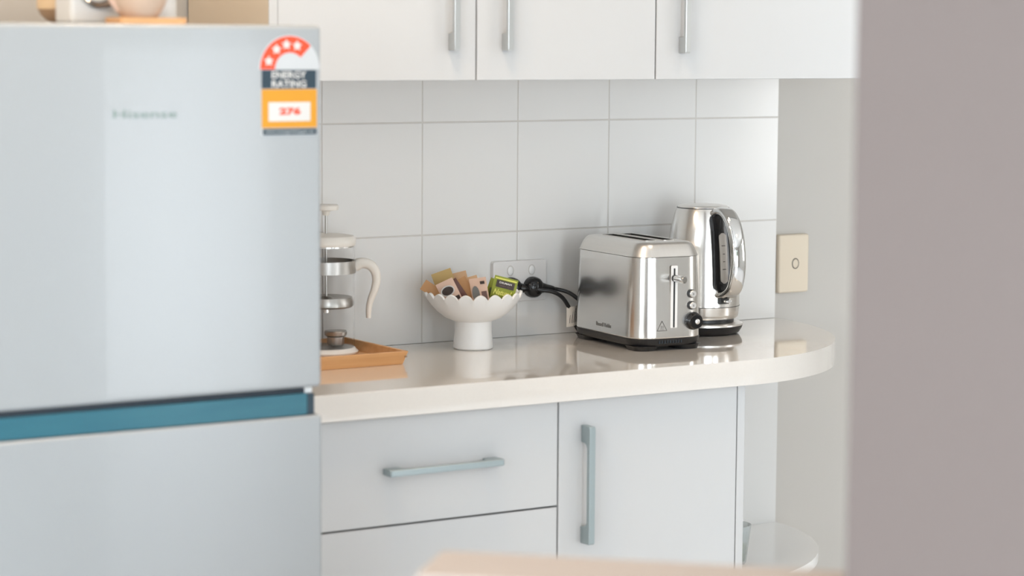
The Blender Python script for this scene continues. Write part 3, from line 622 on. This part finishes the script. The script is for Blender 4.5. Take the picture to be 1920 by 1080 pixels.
# controls on the end facing the room (local -Y)
TF = lambda x, z, out=0.0: Matrix.Translation((x, -TL + 0.0022 * (z / 0.1) - out, z)) @ FACE_FRONT
lf = prism('lever_channel', rrect(0.0068, 0.0565, 0.002, 3), 0, 0.0016, 'whiteplastic', to, mtx=TF(0.0025, 0.0925))
prism('slit', rrect(0.0016, 0.052, 0.0008, 2), 0.0016, 0.0020, 'black', lf, mtx=TF(0.0025, 0.0925))
bm = bmesh.new()
add_tube(bm, [(0, 0, 0), (0, 0, 0.010)], 0.006, 0.006, 16); bmesh.ops.transform(bm, matrix=TF(0.0025, 0.127, 0.0005), verts=bm.verts)
lv = finish('lever', bm, 'black', to, 40)
bm = bmesh.new(); add_tube(bm, [(0, 0, 0.008), (0, 0, 0.022), (0, 0, 0.033), (0, 0, 0.035)], [0.0068, 0.0072, 0.0070, 0.0052], [0.0062, 0.0066, 0.0064, 0.0048], 20, (1, 0, 0))
bmesh.ops.transform(bm, matrix=TF(0.003, 0.127, 0.0005), verts=bm.verts); finish('lever_grip', bm, 'chrome', lv, 40)
for z in (0.0985, 0.078):
    bt = ring('button_ring', [(0.0, 0.0), (0.0075, 0.0), (0.0075, 0.003), (0.0062, 0.0036), (0.0, 0.0036)], 'black', to, TF(0.0385, z))
    ring('button', [(0.0062, 0.0032), (0.0062, 0.0072), (0.0052, 0.0082), (0.0, 0.0082)], 'steel_top', bt, TF(0.0385, z))
    prism('button_mark', rc(-0.0006, 0.0006, -0.0018, 0.0018), 0.0082, 0.0084, 'print', bt, mtx=TF(0.0385, z))
dl = ring('dial', [(0.0, 0.0), (0.0155, 0.0), (0.0158, 0.003), (0.0135, 0.005), (0.0132, 0.013), (0.0118, 0.0152), (0.0, 0.0152)], 'blackgloss', to, TF(0.0415, 0.0505))
ring('dial_cap', [(0.0046, 0.0150), (0.0046, 0.0168), (0.0036, 0.0174), (0.0, 0.0174)], 'steel_top', dl, TF(0.0415, 0.0505))
tri = [(0.0115 * math.cos(R(a)), 0.0115 * math.sin(R(a))) for a in (90, 210, 330)]
bm = bmesh.new()
for i in range(3):
    a, b = Vector((*tri[i], 0.0002)), Vector((*tri[(i + 1) % 3], 0.0002)); add_tube(bm, [a, b], 0.0005, None, 6)
for k in (-1, 0, 1):
    add_tube(bm, [(k * 0.0022, -0.002, 0.0002), (k * 0.0022 + 0.0008, 0.0005, 0.0002), (k * 0.0022, 0.003, 0.0002)], 0.0003, None, 6)
add_tube(bm, [(-0.004, -0.0035, 0.0002), (0.004, -0.0035, 0.0002)], 0.0003, None, 6)
bmesh.ops.transform(bm, matrix=TF(-0.0215, 0.0415, 0.0003), verts=bm.verts); finish('warning_triangle', bm, 'print', to, 50)
# brand on the long side facing the camera (local -X)
SIDE = Matrix.Translation((-TW - 0.0001, -0.005, 0.0365)) @ Matrix(((0, 0, -1, 0), (-1, 0, 0, 0), (0, 1, 0, 0), (0, 0, 0, 1)))
text_mesh('brand_text', 'Russell Hobbs', 0.01, 'greyfoil', to, SIDE, 0.0002, width=0.052, height=0.0072)

# power cords: from the appliance to the outlet
def t_local(p): # world -> toaster local
    q = Vector(p) - TLOC; c, s_ = math.cos(-TA), math.sin(-TA)
    return Vector((c * q.x - s_ * q.y, s_ * q.x + c * q.y, q.z))
def plug(parent, x, z, conv, ang):
    """flat round AU plug whose cable leaves sideways"""
    bm = bmesh.new()
    add_lathe(bm, [(0.0, 0.0), (0.0190, 0.0), (0.0195, 0.004), (0.0185, 0.012), (0.0150, 0.0175), (0.008, 0.020), (0.0, 0.0205)], 32)
    add_tube(bm, [(0.004, 0, 0.009), (0.016, 0, 0.0095), (0.026, 0, 0.0095), (0.036, 0, 0.009), (0.042, 0, 0.009)], [0.011, 0.010, 0.0075, 0.006, 0.0045], [0.009, 0.009, 0.0075, 0.006, 0.0045], 14, (0, 1, 0))
    mt = Matrix.Translation((x, -0.0098, z)) @ FACE_FRONT @ Matrix.Rotation(R(ang), 4, 'Z')
    bmesh.ops.transform(bm, matrix=mt, verts=bm.verts)
    for v in bm.verts: v.co = conv(v.co)
    return finish('plug', bm, 'blackgloss', parent, 40)
c1 = [(-0.540, -0.019, 0.9865), (-0.523, -0.020, 0.984), (-0.505, -0.028, 0.978), (-0.490, -0.036, 0.966), (-0.478, -0.042, 0.952), (-0.468, -0.055, 0.943), (-0.460, -0.066, 0.940)]
pc = tube('power_cord', [t_local(p) for p in spline(c1, 6)], 0.0038, 'black', to, n=10)
plug(pc, -0.5745, 0.9905, t_local, -6)
# paper tag round the cord
bm = bmesh.new(); TGC = Vector((-0.503, -0.036, 0.936)); rows_ = []
for sgn in (0.0, 0.0006):
    rows_.append([[bm.verts.new(t_local(TGC + Vector((0.024 * (i / 10 - 0.5), -0.006 * math.sin(math.pi * i / 10) - sgn, 0.036 * (j - 0.5) + 0.004 * (i / 10 - 0.5))))) for i in range(11)] for j in (0, 1)])
for g_ in rows_:
    for i in range(10): bm.faces.new((g_[0][i], g_[0][i + 1], g_[1][i + 1], g_[1][i]))
for i in range(10):
    for j in (0, 1): bm.faces.new((rows_[0][j][i], rows_[0][j][i + 1], rows_[1][j][i + 1], rows_[1][j][i]))
for i in (0, 10): bm.faces.new((rows_[0][0][i], rows_[0][1][i], rows_[1][1][i], rows_[1][0][i]))
tg = finish('cord_tag', bm, 'tag', to, 50)
bm = bmesh.new()
for i in range(5):
    f_ = 0.18 + 0.15 * i
    add_tube(bm, [t_local(TGC + Vector((0.024 * (f_ - 0.5) + 0.004 * t_ * t_, -0.006 * math.sin(math.pi * f_) - 0.0009, 0.026 * (t_ - 0.45) + 0.004 * (f_ - 0.5)))) for t_ in (0, 0.25, 0.5, 0.75, 1.0)], 0.0005, None, 6)
tp_ = finish('tag_print', bm, 'print', tg, 50)
tg['label'] = 'white striped paper tag on the cord'

# ---------------------------------------------------------------- kettle and its base
KLOC = Vector((-0.2665, -0.1150, 0.9)); KA = R(-92)
kb = thing('kettle_stand', 'round black power base with steel rim under the kettle', 'kettle stand', KLOC, 0)
lathe('foot', [(0, 0.0), (0.064, 0.0), (0.070, 0.003), (0.0755, 0.012), (0.0765, 0.0165), (0, 0.0165)], 'black', kb, 64)
lathe('rim', [(0, 0.0166), (0.0765, 0.0166), (0.0765, 0.0195), (0.070, 0.0225), (0.060, 0.0235), (0, 0.0235)], 'steel_top', kb, 64)
lathe('coupling', [(0, 0.0236), (0.060, 0.0236), (0.060, 0.0292), (0, 0.0292)], 'black', kb, 48)
k_local = lambda p: Vector(p) - KLOC
c2 = [(-0.586, -0.0205, 0.9895), (-0.566, -0.030, 0.986), (-0.545, -0.036, 0.982), (-0.526, -0.036, 0.972), (-0.512, -0.036, 0.955), (-0.502, -0.036, 0.935), (-0.492, -0.034, 0.915), (-0.478, -0.032, 0.9045), (-0.45, -0.030, 0.904), (-0.39, -0.032, 0.904), (-0.335, -0.060, 0.904), (-0.318, -0.078, 0.907)]
pk = tube('power_cord', [k_local(p) for p in spline(c2, 6)], 0.0038, 'black', kb, n=10)
plug(pk, -0.6215, 0.9915, k_local, -4)
kt = thing('kettle', 'tapered steel electric kettle with chrome handle behind the toaster', 'kettle', KLOC + Vector((0, 0, 0.0295)), KA)
lathe('body', [(0, 0.0), (0.0645, 0.0), (0.0675, 0.003), (0.0685, 0.008), (0.0700, 0.022), (0.0702, 0.024), (0.0698, 0.045), (0.0680, 0.085), (0.0645, 0.125), (0.0595, 0.165), (0.0525, 0.192), (0.0480, 0.2030), (0.0, 0.2030)], 'steel', kt, 72)
lathe('seam_ring', [(0.0696, 0.0225), (0.0706, 0.0225), (0.0706, 0.0235), (0.0696, 0.0235), (0.0696, 0.0225)], 'darkmetal', kt, 72)
lathe('lid', [(0, 0.2032), (0.0472, 0.2032), (0.0465, 0.2055), (0.042, 0.2080), (0.030, 0.2095), (0.0, 0.2105)], 'steel_top', kt, 64)
lathe('lid_seal', [(0.0472, 0.2022), (0.0484, 0.2028), (0.0484, 0.2042), (0.0472, 0.2042), (0.0472, 0.2022)], 'black', kt, 64)
# black back panel following the body, with a water gauge
def krad(z):
    tb_ = [(0.0, 0.0670), (0.024, 0.0702), (0.045, 0.0698), (0.085, 0.0680), (0.125, 0.0645), (0.165, 0.0595), (0.193, 0.0535), (0.205, 0.0500)]
    for (z0, r0), (z1, r1) in zip(tb_, tb_[1:]):
        if z <= z1: return r0 + (r1 - r0) * (z - z0) / (z1 - z0)
    return 0.05
def curved(name, z0, z1, half, out0, out1, mm, parent, rnd=0.010, nz=24):
    """panel wrapped on the body around local +X; half = half width in metres"""
    bm = bmesh.new(); nx = 8; F_, B_ = [], []
    for j in range(nz + 1):
        z = z0 + (z1 - z0) * j / nz
        e = min(z - z0, z1 - z); hw = half if e >= rnd else half - rnd + math.sqrt(max(0, rnd * rnd - (rnd - e) ** 2))
        hw = max(hw, 0.002); rf, rb = krad(z) + out1, krad(z) + out0
        F_.append([bm.verts.new((rf * math.cos(hw * (2 * i / nx - 1) / rf), rf * math.sin(hw * (2 * i / nx - 1) / rf), z)) for i in range(nx + 1)])
        B_.append([bm.verts.new((rb * math.cos(hw * (2 * i / nx - 1) / rf), rb * math.sin(hw * (2 * i / nx - 1) / rf), z)) for i in range(nx + 1)])
    for j in range(nz):
        for i in range(nx):
            bm.faces.new((F_[j][i], F_[j][i + 1], F_[j + 1][i + 1], F_[j + 1][i])); bm.faces.new((B_[j][i], B_[j + 1][i], B_[j + 1][i + 1], B_[j][i + 1]))
        for i in (0, nx): bm.faces.new((F_[j][i], F_[j + 1][i], B_[j + 1][i], B_[j][i]))
    for j in (0, nz):
        for i in range(nx): bm.faces.new((F_[j][i], F_[j][i + 1], B_[j][i + 1], B_[j][i]))
    return finish(name, bm, mm, parent, 40)
bp = curved('back_panel', 0.052, 0.196, 0.0225, -0.002, 0.0022, 'blackgloss', kt, 0.014)
wg = curved('water_gauge', 0.068, 0.160, 0.0080, 0.0020, 0.0040, 'gauge', bp, 0.007)
wg['label'] = 'pale grey water level window'
for z, hw in ((0.137, 0.004), (0.122, 0.0025), (0.108, 0.0025), (0.094, 0.004)):
    curved('gauge_mark', z - 0.0006, z + 0.0006, hw, 0.0040, 0.0044, 'print', bp, 0.0003, 2)
hpth = spline([(0.048, 0, 0.195), (0.062, 0, 0.2005), (0.080, 0, 0.196), (0.096, 0, 0.180), (0.107, 0, 0.156), (0.113, 0, 0.128), (0.114, 0, 0.100), (0.110, 0, 0.078), (0.102, 0, 0.060), (0.086, 0, 0.050), (0.069, 0, 0.047)], 6)
nh = len(hpth)
hd = tube('handle', hpth, [0.0175 - 0.003 * math.sin(math.pi * i / (nh - 1)) for i in range(nh)], 'chrome', kt, [0.0070 + 0.0015 * math.sin(math.pi * i / (nh - 1)) for i in range(nh)], 24, (0, 1, 0), 0.7)
sv = curved('switch_housing', 0.030, 0.0425, 0.0125, -0.001, 0.0016, 'darkmetal', kt, 0.002, 8)
bm = bmesh.new(); add_box(bm, 0.0715, 0.088, -0.006, 0.006, 0.0335, 0.0385, 0.0015); finish('switch_lever', bm, 'chrome', sv, 40)

# ---------------------------------------------------------------- glass on the end shelf
gl = thing('glass_candle', 'clear tapered glass with yellow-green wax on the end shelf', 'candle', (-0.3075, -0.268, 0.4965))
lathe('glass', [(0, 0), (0.026, 0), (0.0285, 0.003), (0.037, 0.072), (0.0355, 0.072), (0.0265, 0.006), (0, 0.006)], 'glass_rim', gl, 40)
lathe('wax', [(0, 0.0062), (0.0262, 0.0062), (0.0300, 0.035), (0, 0.035)], 'oil', gl, 40)
tube('wick', [(0, 0, 0.0352), (0.001, 0, 0.045)], 0.0008, 'print', gl, n=6)

# ---------------------------------------------------------------- tree outside the small rear window
tree = thing('garden_tree', 'leafy green tree outside the rear glass door', 'tree', (1.0, -8.2, -0.2))
tube('trunk', [(0, 0, 0), (0.05, 0, 0.8), (0, 0.05, 1.6), (0.1, 0, 2.3)], [0.09, 0.08, 0.06, 0.03], 'bark', tree, n=10)
bm = bmesh.new()
for k in range(1200):
    a, b_, r = random.uniform(0, 6.283), math.acos(random.uniform(-1, 1)), random.uniform(0.4, 1.0) ** 0.5
    c = Vector((0.95 * r * math.sin(b_) * math.cos(a), 0.6 * r * math.sin(b_) * math.sin(a), 1.9 + 0.75 * r * math.cos(b_)))
    d = Vector((random.uniform(-1, 1), random.uniform(-1, 1), random.uniform(-1, 1))).normalized(); e = d.orthogonal().normalized()
    L = random.uniform(0.06, 0.11)
    bm.faces.new([bm.verts.new(c - d * L), bm.verts.new(c + e * L * 0.4), bm.verts.new(c + d * L), bm.verts.new(c - e * L * 0.4)])
fo = finish('foliage', bm, 'leaf', tree); fo['kind'] = 'stuff'
